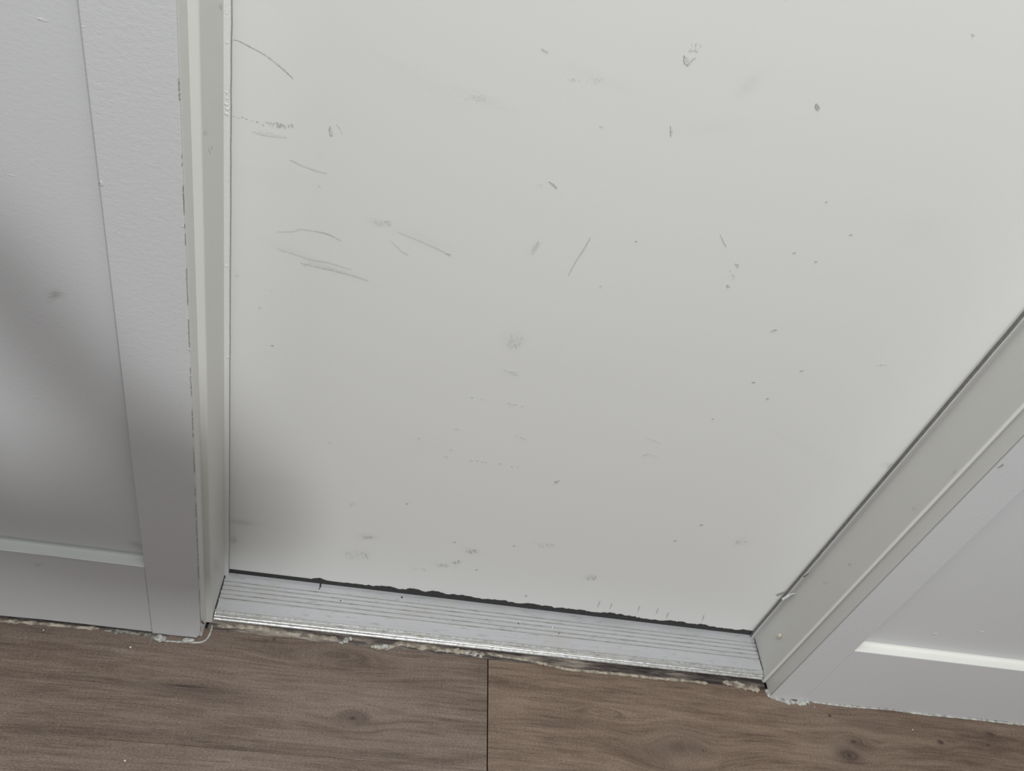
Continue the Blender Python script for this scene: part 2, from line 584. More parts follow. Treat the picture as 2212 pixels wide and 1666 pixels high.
dots(588, 746, 3, 1.5, 5, 2.4, 1)
dots(605, 625, 30, 4, 10, 1.8, 3)
# marks further right
dmark([(1477, 119), (1481, 127), (1484, 133), (1487, 141)], 2.2, 1, 4.5, k=4)
dmark([(1480, 124), (1485, 138)], 5.0, 2, k=4)
dots(1503, 100, 13, 8, 16, 2.0, 3)
dmark([(1488, 110), (1500, 108), (1508, 112)], 1.4, 2)
dmark([(1490, 136), (1499, 126), (1505, 124)], 1.2, 2)
dmark([(1170, 105), (1185, 112)], 1.5, 2, k=3)
dmark([(1449, 270), (1451, 283), (1449, 293)], 3.0, 3, k=4)
dmark([(1451, 281), (1449, 293)], 2.4, 2, k=3)
dmark([(1763, 223), (1764, 229), (1769, 236)], 2.0, 1, 5.0, k=3)
dots(2100, 75, 4, 2, 6, 2.4, 2)
dots(1297, 274, 4, 3, 4, 2.5, 3)
dots(1030, 210, 25, 6, 18, 2.2, 3)
dots(1262, 172, 40, 6, 18, 2.2, 3)
dmark([(1186, 392), (1196, 399), (1203, 407)], 2.0, 1, k=4)
dots(1165, 400, 10, 4, 6, 1.8, 3)
dmark([(1276, 512), (1262, 537), (1245, 563), (1228, 594)], 1.3, 2, 1.0)
dmark([(1165, 521), (1158, 532), (1151, 545)], 4.5, 3, 3.0, k=5)
dmark([(1162, 524), (1156, 537)], 2.4, 2, k=3)
dots(1591, 573, 4, 3, 7, 3.0, 2)
dots(1580, 595, 6, 12, 9, 2.0, 2)
dots(1571, 618, 4, 3, 5, 2.2, 1)
dmark([(1556, 505), (1565, 524), (1570, 533)], 1.4, 3)
for (a, b, s) in ((1838, 507, 3.2), (1763, 565, 3.0), (1785, 436, 2.2), (1674, 713, 4.0), (1628, 826, 3.6),
                  (1658, 861, 3.2), (1731, 801, 3.8), (1716, 546, 3.0), (1459, 1168, 3.5), (1515, 1134, 3.8),
                  (1298, 618, 2.0), (1374, 521, 2.4), (982, 1171, 3.2), (1111, 1179, 3.0), (1540, 905, 2.4),
                  (1029, 1231, 2.8), (1136, 1287, 3.4), (1200, 1040, 3.0), (880, 1088, 3.0)):
    dmark([(a - s, b + .5), (a + s, b - .5)], s * 0.75, 1, k=2, jit=.2)
dmark([(1664, 716), (1676, 712)], 2.0, 2, k=2)
dots(1110, 733, 16, 12, 18, 3.2, 3, slope=-.05)
dots(1108, 746, 15, 6, 12, 3.0, 3)
dmark([(1088, 797), (1096, 801), (1105, 803), (1118, 804)], 1.3, 2)
dmark([(1100, 804), (1110, 808), (1120, 810)], 1.3, 2)
for (a, b) in ((1100, 870), (1106, 873), (1114, 873), (1128, 876), (1042, 861), (1020, 858), (985, 925), (989, 926),
               (960, 984), (965, 987), (974, 971), (1018, 994), (1031, 995), (1041, 997), (1049, 998), (1079, 1001),
               (1106, 1007), (1118, 1007), (1115, 940), (1126, 944), (1132, 947), (905, 946), (712, 955)):
    dmark([(a - 2, b), (a + 3, b + 1)], 2.0, 2, k=2)
dmark([(1394, 944), (1410, 950), (1428, 957)], 1.2, 2)
dmark([(1388, 985), (1402, 981), (1425, 988)], 1.2, 3)
dmark([(1199, 1044), (1204, 1041), (1209, 1037)], 2.0, 2, k=3)
dots(793, 1160, 14, 2.5, 16, 2.6, 2)
dots(760, 1089, 6, 4, 7, 2.4, 2)
dots(770, 1198, 26, 8, 22, 2.8, 3)
dots(1018, 1191, 12, 3, 14, 3.4, 2)
dots(983, 1214, 9, 2.5, 12, 3.0, 2, slope=-.25)
dots(955, 1221, 12, 2.5, 12, 2.8, 2)
dots(905, 1230, 14, 3, 10, 2.6, 3)
dots(1277, 1247, 9, 5, 14, 3.2, 2)
dots(1175, 1177, 20, 3, 12, 2.6, 3)
dots(1600, 1171, 11, 5, 12, 2.8, 3)
dots(515, 1128, 22, 2, 14, 2.6, 2)
dots(504, 1164, 6, 5, 8, 2.8, 2)
dots(1922, 1006, 6, 3, 9, 2.6, 2, slope=-.4)
dots(1906, 788, 12, 3, 8, 2.2, 3)
for (x0, y0) in ((1292, 1312), (1318, 1316), (1378, 1322), (1418, 1326), (1440, 1336), (1517, 1342)):
    dmark([(x0, y0 - 1), (x0 + 5, y0 - 14)], 1.8, 3, k=4)
door = link('door_1', bm, [M_DOOR, M_SCUFF, M_FAINT, M_FAINTER])
struct(door, 'white painted door slab with scuffs and scratches')

# black sweep under the door, its top edge ragged where the paint is chipped
jag = [(480, 0), (560, 0), (640, 0), (672, 0), (680, 3), (690, 6), (700, 2), (712, 0), (740, 0), (765, 1), (795, 1),
       (810, 2), (825, 4), (835, 6), (848, 4), (860, 1), (875, 2), (882, 8), (895, 8), (905, 6), (912, 3), (918, 2),
       (926, 6), (935, 8), (948, 7), (962, 3), (975, 5), (988, 5), (1000, 6), (1012, 5), (1030, 2), (1045, 2),
       (1060, 4), (1075, 4), (1092, 5), (1103, 2), (1125, 1), (1140, 7), (1150, 5), (1165, 4), (1190, 4), (1197, 1),
       (1210, 4), (1222, 3), (1232, 5), (1242, 3), (1252, 5), (1266, 3), (1285, 2), (1300, 5), (1308, 5), (1315, 8),
       (1327, 5), (1336, 7), (1347, 4), (1357, 5), (1367, 3), (1395, 1), (1430, 1), (1445, 6), (1460, 4), (1471, 7),
       (1481, 3), (1498, 3), (1510, 6), (1521, 5), (1532, 2), (1560, 1), (1592, 1), (1602, 4), (1630, 4), (1640, 4)]
bm = bmesh.new()
prev = None
fine_jag = []
for (a, b) in zip(jag, jag[1:]):
    m = max(1, int((b[0] - a[0]) / 3))
    for k in range(m):
        t = k / m
        hh = a[1] + (b[1] - a[1]) * t
        if a[1] + b[1] > 0:
            hh += 2.6 * noise.noise(Vector(((a[0] + 3 * k) * .11, 1, 0))) + 1.4 * noise.noise(Vector(((a[0] + 3 * k) * .31, 5, 0)))
        fine_jag.append((a[0] + (b[0] - a[0]) * t, max(-1.0, hh)))
fine_jag.append(jag[-1])
for (px, h) in fine_jag:
    q = on_y(px, 1235 + (px - 493) * 0.1145, Y_DOOR)
    x = min(max(q[0], XL_STOP - 0.004), XR_STOP + 0.004)
    zt = Z_DOOR + 0.0008 + h * 0.00085
    cur = [bm.verts.new((x, Y_DOOR - 0.0009, Z_TH - 0.0010)), bm.verts.new((x, Y_DOOR - 0.0009, zt)),
           bm.verts.new((x, Y_DOOR + 0.006, zt)), bm.verts.new((x, Y_DOOR + 0.006, Z_TH - 0.0010))]
    if prev:
        for a in range(4):
            b = (a + 1) % 4
            bm.faces.new((prev[a], cur[a], cur[b], prev[b]))
    else:
        bm.faces.new(cur)
    prev = cur
bm.faces.new(prev[::-1])
sweep = link('door_sweep', bm, M_SEAL, door)
sweep['label'] = 'black rubber sweep under the door with chipped paint edge'

# ------------------------------------------------------------------ wall left and right of the doorway
def wall_side(side):
    """recessed panel wall, stile, bottom rail"""
    s = -1 if side == 'left' else 1
    stile, out = (XL_STILE, XL_OUT) if s < 0 else (XR_STILE, XR_OUT)
    far = -1.9 if s < 0 else 2.3
    back = stile + s * 0.0190
    lo, hi = sorted((back, far))
    bm = bmesh.new()
    box(bm, lo, hi, Y_PANEL, 0.75, 0.0, TOP)
    w = link('wall_' + side, bm, M_WALL)
    struct(w, 'white recessed wall panel on the %s of the door' % side)
    # stile (upright board by the opening); front lip covers the frame edge
    bm = bmesh.new()
    f = Y_WALL - (0.0020 if s < 0 else 0.0)
    pts = [(stile, f), (out, f), (out, Y_PANEL - 0.0002), (back, Y_PANEL - 0.0002), (back, f + 0.0040), (stile, f + 0.0040)]
    zb = 0.0012
    if s < 0:
        # foot of the board is worn round at its corner
        prev = None
        for zz, ins in ((zb, .0062), (.004, .0045), (.009, .0028), (.016, .0014), (.026, .0005), (.040, 0), (TOP, 0)):
            cur = [bm.verts.new((p[0] - (ins if abs(p[0] - stile) < 1e-6 else 0), p[1], zz)) for p in pts]
            if prev:
                for i in range(len(cur)):
                    k = (i + 1) % len(cur)
                    bm.faces.new((prev[i], prev[k], cur[k], cur[i]))
            else:
                bm.faces.new(cur[::-1])
            prev = cur
        bm.faces.new(prev)
    else:
        prism(bm, pts, 'z', zb, TOP)
    st = link('trim_1' if s < 0 else 'trim_2', bm, M_STILE, bevel=0.0012, seg=3)
    struct(st, 'white upright board on the %s edge of the doorway' % side)
    # bottom rail
    bm = bmesh.new()
    lo, hi = sorted((out + s * (0.0003 if s < 0 else 0.00005), far))
    n = 60
    vs = []
    for i in range(n + 1):
        x = lo + (hi - lo) * i / n
        zb = 0.0022 + 0.0009 * math.sin(x * 31) + random.uniform(-.0004, .0004)
        vs.append([bm.verts.new((x, Y_WALL, zb)), bm.verts.new((x, Y_WALL, Z_RAIL)),
                   bm.verts.new((x, Y_PANEL - 0.0002, Z_RAIL)), bm.verts.new((x, Y_PANEL - 0.0002, zb))])
    for i in range(n):
        for a in range(4):
            b = (a + 1) % 4
            bm.faces.new((vs[i][a], vs[i + 1][a], vs[i + 1][b], vs[i][b]))
    bm.faces.new(vs[0])
    bm.faces.new(vs[-1][::-1])
    rail = link('baseboard_' + side, bm, M_WALL, bevel=0.0010, seg=3)
    struct(rail, 'white flat bottom board on the %s of the door' % side)
    bm = bmesh.new()
    zz = Z_RAIL
    P = [(Y_WALL + .0006, zz + .0001), (Y_WALL + .0012, zz + .0005), (Y_PANEL - .0040, zz + .0007), (Y_PANEL - .0020, zz + .0014),
         (Y_PANEL - .0008, zz + .0030), (Y_PANEL - .0002, zz + .0065), (Y_PANEL - .0002, zz + .0001)]
    prism(bm, P, 'x', lo, hi)
    fi = link('ledge_caulk', bm, M_LEDGE_SHADED if s < 0 else M_LEDGE, rail, smooth=False)
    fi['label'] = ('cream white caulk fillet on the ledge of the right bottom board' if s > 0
                   else 'grimy caulk fillet, shade painted into its grey, on the ledge of the left bottom board')
    return w, st, rail


wallL, stileL, railL = wall_side('left')
wallR, stileR, railR = wall_side('right')

# small bumps and runs in the paint
bm = bmesh.new()
for (px, py, r, sx, sz) in ((219, 398, 4.5, .8, 1.7), (236, 397, 2.5, 1, 1), (272, 214, 2.5, 1, 1), (241, 220, 2.5, 1, 1),
                            (363, 474, 2.0, 1, 1), (395, 490, 3, .8, 1.4), (398, 515, 3, .8, 1.3), (406, 690, 3, .8, 1.5),
                            (407, 755, 4, 1.0, 1.2), (412, 812, 3.2, .9, 1.3), (408, 830, 2.2, 1, 1), (391, 790, 2.5, 1.2, .7),
                            (388, 590, 2.0, 1, 1), (300, 560, 2, 1, 1), (180, 58, 3.0, 1.3, .8), (423, 1100, 2.2, 1, 1.2)):
    q = on_y(px, py, Y_WALL - 0.0020)
    vs = lump(bm, (0, 0, 0), r * PXM * 0.62, 1.0, .6, sub=3, seed=px)
    for v in vs:
        v.co = Vector((q[0] + v.co.x * sx, q[1] - max(v.co.y, 0) * 0.16 + 0.0001, q[2] + v.co.z * sz))
o = link('paint_drip', bm, M_STILE, stileL, smooth=True)
o['kind'] = 'stuff'
bm = bmesh.new()
for (px, py, r, sx, sz) in ((92, 43, 6, 1.6, .5), (58, 1270, 4, 1.8, .6), (292, 1268, 3, 1, 1), (22, 379, 5, 2.0, .35),
                            (300, 1330, 5, 2.2, .5), (1690 + 6, 1, 1, 1, 1)):
    pl = Y_PANEL if py < 1190 else Y_WALL
    q = on_y(px, py, pl)
    vs = lump(bm, (0, 0, 0), r * PXM * 0.62, 1.0, .6, sub=3, seed=px)
    for v in vs:
        v.co = Vector((q[0] + v.co.x * sx, q[1] - max(v.co.y, 0) * 0.10 + 0.0001, q[2] + v.co.z * sz))
o = link('paint_bump', bm, M_WALL, wallL, smooth=True)
o['kind'] = 'stuff'
bm = bmesh.new()
for (px, py, r, sx, sz) in ((2020, 1370, 6, 1.3, .7), (2120, 1365, 6, 1.6, .5), (2022, 1230, 3.5, 1, .9), (2160, 1335, 4, 1.5, .5),
                            (2185, 1336, 3, 1, 1)):
    q = on_y(px, py, Y_PANEL)
    vs = lump(bm, (0, 0, 0), r * PXM * 0.8, 1.0, .4, sub=2, seed=px)
    for v in vs:
        v.co = Vector((q[0] + v.co.x * sx, q[1] - max(v.co.y, 0) * 0.16 + 0.0001, q[2] + v.co.z * sz))
o = link('paint_bump', bm, M_WALL, wallR, smooth=True)
o['kind'] = 'stuff'

# dark nicks in the wall paint
bm = bmesh.new()
dmark([(112, 635), (121, 631), (129, 632)], 1.6, 0, plane=Y_PANEL, k=4)
dmark([(103, 641), (112, 640), (124, 637)], 1.4, 0, plane=Y_PANEL, k=4)
dmark([(178, 1248), (181, 1249)], 2.6, 0, plane=Y_WALL - .0001, k=2)
dmark([(80, 1221), (85, 1219)], 1.6, 0, plane=Y_WALL - .0001, k=2)
dmark([(20, 1167), (60, 1171), (100, 1177), (125, 1180)], 1.8, 0, plane=Y_PANEL, k=6)
o = link('wall_scuff', bm, M_SCUFF, wallL)
bm = bmesh.new()
dmark([(2156, 1010), (2163, 1006), (2168, 1001)], 2.2, 0, plane=Y_WALL, k=4)
o = link('wall_scuff', bm, M_CRACK, stileR)
# open joint between left stile and panel / rail, and ragged caulk crack along the frame
bm = bmesh.new()
zs = [1.02 - i * 0.006 for i in range(170)]
for i in range(len(zs) - 1):
    if zs[i] < 0.004:
        break
    if zs[i] > 0.60 and random.random() < .8:
        continue
    w = random.uniform(.0002, .0006)
    if zs[i] < .12:
        w = random.uniform(.0006, .0012)
    xx = XL_OUT - 0.0002
    q = (xx, zs[i])
    f0 = Y_PANEL - 0.0004 if zs[i] > Z_RAIL else Y_WALL - 0.0003
    v = [bm.verts.new((xx - w, f0, zs[i])), bm.verts.new((xx + .0002, f0, zs[i])),
         bm.verts.new((xx + .0002, f0, zs[i + 1])), bm.verts.new((xx - w * random.uniform(.6, 1.2), f0, zs[i + 1]))]
    bm.faces.new(v)
for i in range(700):
    z = 1.0 - i * 0.0014
    if z < 0.02:
        break
    p = noise.noise(Vector((z * 34, 0, 3))) + .5 * noise.noise(Vector((z * 150, 0, 5)))
    if p < (0.22 if z > .70 else -0.10):
        continue
    w = .0002 + .0009 * max(0, p + .1) * random.uniform(.4, 1.3)
    v = [bm.verts.new((XL_STILE - w, Y_WALL - .00235, z)), bm.verts.new((XL_STILE + .00012, Y_WALL - .0008, z)),
         bm.verts.new((XL_STILE + .00012, Y_WALL - .0008, z - .00145)), bm.verts.new((XL_STILE - w * random.uniform(.5, 1), Y_WALL - .00235, z - .00145))]
    bm.faces.new(v)
o = link('paint_crack', bm, M_CRACK, stileL)
o['label'] = 'ragged dark crack in the paint along the board edge'

# rust coloured chip at the foot of the left board
bm = bmesh.new()
q = on_y(438, 1345, Y_WALL - 0.002)
for k in range(4):
    vs = lump(bm, (0, 0, 0), 0.0022, 1.0, .5, sub=1, seed=k)
    for v in vs:
        v.co = Vector((q[0] + v.co.x * .8 + (k - 1.5) * .0006, q[1] - max(0, v.co.y) * .2 - .0001, q[2] + v.co.z * .9 - (k - 1.5) * .0016))
o = link('chipped_corner', bm, M_RUST, stileL)
o['label'] = 'rust brown chip in the board corner'

# wall over the door
bm = bmesh.new()
box(bm, XL_STILE - .019, XR_STILE + .019, Y_PANEL, 0.75, DTOP + 0.035, TOP)
struct(link('wall_top', bm, M_WALL), 'white wall above the door')

# ------------------------------------------------------------------ door frame (jambs with rebate, stop beads)
def jamb(side):
    s = -1 if side == 'left' else 1
    a, b, c, o_ = ((XL_STILE, XL_JAMB, XL_STOP, XL_STILE - .0188) if s < 0 else (XR_STILE, XR_JAMB, XR_STOP, XR_STILE + .0188))
    y0 = Y_WALL + 0.0024
    r = 0.0024
    bm = bmesh.new()
    pts = [(o_, y0), (a, y0), (a, Y_STEP - .0005)]
    # rounded nosing of the rebate
    for k in range(7):
        t = k / 6 * math.pi / 2
        pts.append((b + s * r * (1 - math.sin(t)), Y_STEP + r * (1 - math.cos(t))))
    pts += [(b, Y_DOOR + 0.046), (b, 0.75), (o_, 0.75)]
    prism(bm, pts, 'z', 0.0, DTOP + 0.03)
    j = link('trim_3' if s < 0 else 'trim_4', bm, M_FRAME)
    struct(j, 'beige white door jamb on the %s' % side)
    bm = bmesh.new()
    # stop bead with a wavy painted edge
    n = 150
    prev = None
    for i in range(n + 1):
        z = Z_TH * 1.02 + (DTOP - Z_TH * 1.02) * (i / n) ** 1.25
        wv = 0.00035 * noise.noise(Vector((z * 28, s, 0))) + 0.0003 * noise.noise(Vector((z * 90, s, 7)))
        cc = c + wv
        e = 0.0012
        ring = [(b, Y_STOP), (cc + s * e, Y_STOP), (cc + s * e * .3, Y_STOP + e * .3), (cc, Y_STOP + e), (cc, Y_DOOR - 0.0003), (b, Y_DOOR - 0.0003)]
        cur = [bm.verts.new((p[0], p[1], z)) for p in ring]
        if prev:
            for q in range(len(ring)):
                w_ = (q + 1) % len(ring)
                f = bm.faces.new((prev[q], cur[q], cur[w_], prev[w_]))
                if q == 3:
                    f.material_index = 1  # inner side of the bead, its shade painted as a darker grey
        else:
            bm.faces.new(cur)
        prev = cur
    bm.faces.new(prev[::-1])
    sb = link('stop_bead', bm, [M_STOP, M_BEAD_SHADE if s > 0 else M_BEAD_SHADE2], j)
    sb['label'] = 'thin white stop bead against the door'
    return j, sb


M_BEAD_SHADE = flat('bead_side_shade', (0.26, 0.26, 0.255), 0.7, 0.2)  # shade on the right bead's inner side, put in as colour
M_BEAD_SHADE2 = flat('bead_side_pale_shade', (0.46, 0.46, 0.45), 0.7, 0.2)  # paler painted shade for the left bead's inner side
jL, beadL = jamb('left')
jR, beadR = jamb('right')
bm = bmesh.new()
box(bm, XL_STILE - .019, XR_STILE + .019, Y_WALL + 0.0024, 0.75, DTOP, DTOP + 0.03)
struct(link('trim_5', bm, M_FRAME), 'white head of the door frame')
bm = bmesh.new()
box(bm, XL_STILE, XR_STILE, Y_WALL, Y_PANEL, DTOP + 0.031, DTOP + 0.12)
struct(link('trim_6', bm, M_STILE, bevel=0.001), 'white board over the doorway')

# chipped bumps on the left bead
bm = bmesh.new()
for (px, py, r) in ((490, 200, 3.0), (491, 213, 3.0), (489, 226, 3.2), (491, 236, 3.4), (489, 246, 3.2), (490, 92, 2.2), (488, 575, 3), (492, 772, 3.2), (490, 30, 1.8)):
    q = on_y(px, py, Y_STOP)
    vs = lump(bm, (0, 0, 0), r * PXM * .8, 1.0, .5, sub=2, seed=py)
    for v in vs:
        v.co = Vector((q[0] + v.co.x * .9, q[1] - max(v.co.y, 0) * .28, q[2] + v.co.z * .9))
o = link('paint_lump', bm, M_STOP, beadL, smooth=True)
o['kind'] = 'stuff'

# peeled flake, dark nick and cream plug on the right jamb
q = on_y(1700, 1284, Y_STOP)
bm = bmesh.new()
P = [(-.0085, -.0040), (-.0040, -.0095), (.0015, -.0040), (.0060, .0030), (.0085, .0085), (.0040, .0070), (-.0020, .0025)]
fv = [bm.verts.new((q[0] + a, q[1] - 0.0035 - 0.0040 * max(0, -a / .0085), q[2] + b)) for a, b in P]
bv = [bm.verts.new((q[0] + a, q[1] - 0.0022 - 0.0040 * max(0, -a / .0085), q[2] + b)) for a, b in P]
bm.faces.new(fv)
bm.faces.new(bv[::-1])
for i in range(len(P)):
    k = (i + 1) % len(P)
    bm.faces.new((fv[i], fv[k], bv[k], bv[i]))
o = link('peeling_flake', bm, M_FLAKE, beadR)
o['label'] = 'bright white curl of peeling paint on the stop bead'
q = on_y(1742, 1243, Y_STOP - .0002)
bm = bmesh.new()
v = [bm.verts.new((q[0] + a, q[1], q[2] + b)) for a, b in ((-.0030, -.0050), (-.0010, -.0052), (.0016, .0040), (.0010, .0055), (-.0006, .0010))]
bm.faces.new(v)
o = link('dark_nick', bm, M_SEAL, beadR)
q = on_x(1685, 1375, XR_JAMB)
bm = bmesh.new()
vs = lump(bm, (0, 0, 0), 0.0062, 1.0, .12, sub=3, seed=5)
for v in vs:
    v.co = Vector((q[0] - 0.0006 - max(v.co.x, 0) * 0.55, q[1] + v.co.y * 0.55, q[2] + v.co.z * 0.95))
o = link('screw_plug', bm, M_CREAM, jR, smooth=True)
o['label'] = 'small raised cream plug low on the jamb'
bm = bmesh.new()
for (px, py, l) in ((2064, 1020, 5), (1834, 1220, 4), (1783, 1260, 5), (1975, 1100, 5)):
    for k in range(5):
        q = on_x(px + random.uniform(-l, l), py + random.uniform(-l, l) * .6, XR_JAMB)
        w = .0010
        v = [bm.verts.new((q[0] - .0001 - .00002 * k, q[1] + a, q[2] + b)) for a, b in ((-w, -w), (w, -w * 1.5), (w, w), (-w * .5, w * 1.6))]
        bm.faces.new(v)
o = link('jamb_scuff', bm, M_FAINT, jR)
bm = bmesh.new()
for (px, py, l) in ((455, 325, 7), (444, 290, 6), (477, 17, 4), (462, 1215, 8), (470, 1222, 6)):
    for k in range(6):
        q = on_x(px + random.uniform(-l, l) * .6, py + random.uniform(-l, l), XL_JAMB)
        w = .0009
        v = [bm.verts.new((q[0] + .0001 + .00002 * k, q[1] + a, q[2] + b)) for a, b in ((-w, -w), (w, -w * 1.5), (w, w), (-w * .5, w * 1.6))]
        bm.faces.new(v)
o = link('jamb_scuff', bm, M_FAINTER, jL)

# ------------------------------------------------------------------ aluminium threshold
th = bpy.data.objects.new('door_threshold', None)
COL.objects.link(th)
th.location = (0.25, 0.62, 0)
tag(th, 'ribbed silver aluminium threshold strip across the doorway under the white door', 'threshold')


def thl(name, bm, mats, **kw):
    bmesh.ops.translate(bm, verts=bm.verts, vec=(-0.25, -0.62, 0))
    return link(name, bm, mats, th, **kw)


X0, X1 = XL_JAMB + 0.0006, XR_JAMB - 0.0006
z = Z_TH
prof = [(Y_DOOR + 0.030, z - .0006), (Y_DOOR + 0.030, 0.0005), (0.5752 * S, 0.0005), (0.5752 * S, z - .0030), (0.5760 * S, z - .0006)]
top = [(0.5760 * S, z - .0006)]
G = (0.5945, 0.6010, 0.6078, 0.6145, 0.6205)
prof_top = []
gr_idx = set()
for g in G:
    y = g * S
    w = .00058
    prof_top += [(y - w * 1.6, z), (y - w, z - .0011), (y + w, z - .0011), (y + w * 1.6, z)]
allp = [(0.5760 * S, z)] + prof_top + [(Y_DOOR + 0.030, z)]
bm = bmesh.new()
# top surface strips with grooves, then sides
A = [bm.verts.new((X0, p[0], p[1])) for p in allp]
B = [bm.verts.new((X1, p[0], p[1])) for p in allp]
for i in range(len(allp) - 1):
    f = bm.faces.new((A[i], A[i + 1], B[i + 1], B[i]))
    if i % 4 in (1, 2, 3) and i < len(allp) - 2 and i > 0:
        f.material_index = 1
a0, b0 = bm.verts.new((X0, 0.5760 * S, .0005)), bm.verts.new((X1, 0.5760 * S, .0005))
a1, b1 = bm.verts.new((X0, Y_DOOR + .030, .0005)), bm.verts.new((X1, Y_DOOR + .030, .0005))
bm.faces.new((a0, A[0], B[0], b0))
bm.faces.new((A[-1], a1, b1, B[-1]))
bm.faces.new((a0, b0, b1, a1))
bm.faces.new([a0] + A[:] + [a1])
bm.faces.new(([b0] + B[:] + [b1])[::-1])
plate = thl('tread_plate', bm, [M_ALU, M_GROOVE])

# front edge: shallow channel, bright rounded nosing, thin lip
bm = bmesh.new()
P = [(0.5757 * S, z - .0002), (0.5752 * S, z + .0003), (0.5744 * S, z + .0002), (0.5738 * S, z - .0012)]
P += [(0.5712 * S, z - .0020)]
cy, cz, r = 0.5688 * S, z - .0032, .0016
for k in range(9):
    t = math.pi * (0.08 + 0.92 * k / 8)
    P.append((cy + r * math.cos(t), cz + r * math.sin(t) * 1.1))
P += [(cy - r, z - .0058), (cy - r - .0016, z - .0062), (cy - r - .0022, z - .0075), (cy - r - .0018, .0040), (cy - r, .0010), (0.5757 * S, .0010)]
prism(bm, P, 'x', X0 + .0010, X1 - .0010)
nose = thl('nosing', bm, M_NOSE)
nose['label'] = 'bright rounded front edge of the threshold'
bm = bmesh.new()
box(bm, X0 + .002, X1 - .002, cy + r + .0002, 0.5736 * S, z - .0019, z - .0012)
chan = thl('channel', bm, M_GROOVE)
# dirt lines where threshold meets jambs, black smear and specks
bm = bmesh.new()
for xx, s in ((X0, 1), (X1, -1)):
    for k in range(16):
        ya = 0.577 * S + k * .0038
        w = random.uniform(.0006, .0016)
        v = [bm.verts.new((xx, ya, z + .0002)), bm.verts.new((xx + s * w, ya, z + .0002)), bm.verts.new((xx + s * w, ya + .0038, z + .0002)), bm.verts.new((xx, ya + .0038, z + .0002))]
        bm.faces.new(v)
for (px, py, w, l, a) in ((693, 1262, .0011, .005, .25), (691, 1270, .0007, .005, .3), (868, 1291, .0018, .0016, 0), (736, 1298, .0011, .0009, 0),
                          (1143, 1315, .0010, .001, 0), (1207, 1369, .0006, .0016, 0), (1120, 1347, .001, .001, 0)):
    q = on_z(px, py, z)
    ca, sa = math.cos(a), math.sin(a)
    n_ = 9
    v = []
    for k in range(n_):
        t = 2 * math.pi * k / n_
        u, w_ = w * math.cos(t) * random.uniform(.8, 1.2), l * math.sin(t) * random.uniform(.8, 1.1)
        v.append(bm.verts.new((q[0] + u * ca + w_ * sa, q[1] - u * sa + w_ * ca, z + .0003)))
    bm.faces.new(v)
o = thl('dirt_speck', bm, M_SEAL)
o['kind'] = 'stuff'
for (px, py) in ((1193, 1356), (1305, 1309)):
    bm = bmesh.new()
    q = on_z(px, py, z)
    lump(bm, (q[0], q[1], z + .0004), .0010, .6, .3, (1, 1.6), seed=px)
    o = thl('paint_speck', bm, M_FLAKE)

# ------------------------------------------------------------------ cavity and old caulk along the threshold
bm = bmesh.new()
YG0, YG1 = 0.5540 * S, 0.5725 * S
n = 120
prev = None
for i in range(n + 1):
    x = XL_STILE + 0.004 + (XR_STILE - XL_STILE - 0.008) * i / n
    a = YG0 + 0.0022 * noise.noise(Vector((x * 30, 0, 0))) + 0.0010 * noise.noise(Vector((x * 110, 0, 0))) - .0004
    if x > .45:
        a -= 0.001
    cur = (bm.verts.new((x, a, 0.0006)), bm.verts.new((x, YG1, 0.0006)))
    if prev:
        bm.faces.new((prev[0], cur[0], cur[1], prev[1]))
    prev = cur
gapo = link('floor_gap', bm, M_SMEAR, floor)
gapo['label'] = 'dark dirty gap between floor boards and threshold'


def bead(name, path, wid, hgt, mat, seed=0, n=8, ragged=.5, breaks=0.0):
    """uneven strip of caulk along a path of (x, y) on the floor"""
    bm = bmesh.new()
    pts = curve_pts(path, 18)
    prev = None
    for i, p in enumerate(pts):
        a, b = pts[max(0, i - 1)], pts[min(len(pts) - 1, i + 1)]
        d = Vector((b[0] - a[0], b[1] - a[1])).normalized()
        nrm = Vector((-d.y, d.x))
        k = 1 + ragged * noise.noise(Vector((p[0] * 95, seed, 0))) + ragged * .7 * noise.noise(Vector((p[0] * 310, seed, 4)))
        if breaks and noise.noise(Vector((p[0] * 22, seed, 9))) < breaks - .5:
            k *= .15
        end = min(1.0, i / 5, (len(pts) - 1 - i) / 5) ** .5 if i and i < len(pts) - 1 else .05
        k = max(.08, k) * end
        row = []
        for j in range(n + 1):
            u = j / n * 2 - 1
            hh = hgt * .5 * k * max(0, 1 - u * u) ** .8 * (1 + .45 * noise.noise(Vector((p[0] * 260, u * 2, seed))))
            off = nrm * u * wid * .5 * k * (1 + .25 * noise.noise(Vector((p[0] * 180, u * 3, seed + 2))))
            row.append(bm.verts.new((p[0] + off.x, p[1] + off.y, 0.0004 + hh)))
        if prev:
            for j in range(n):
                bm.faces.new((prev[j], row[j], row[j + 1], prev[j + 1]))
        prev = row
    return link(name, bm, mat, smooth=True)


def fl(*pts):
    return [on_z(a, b, .001)[:2] for a, b in pts]


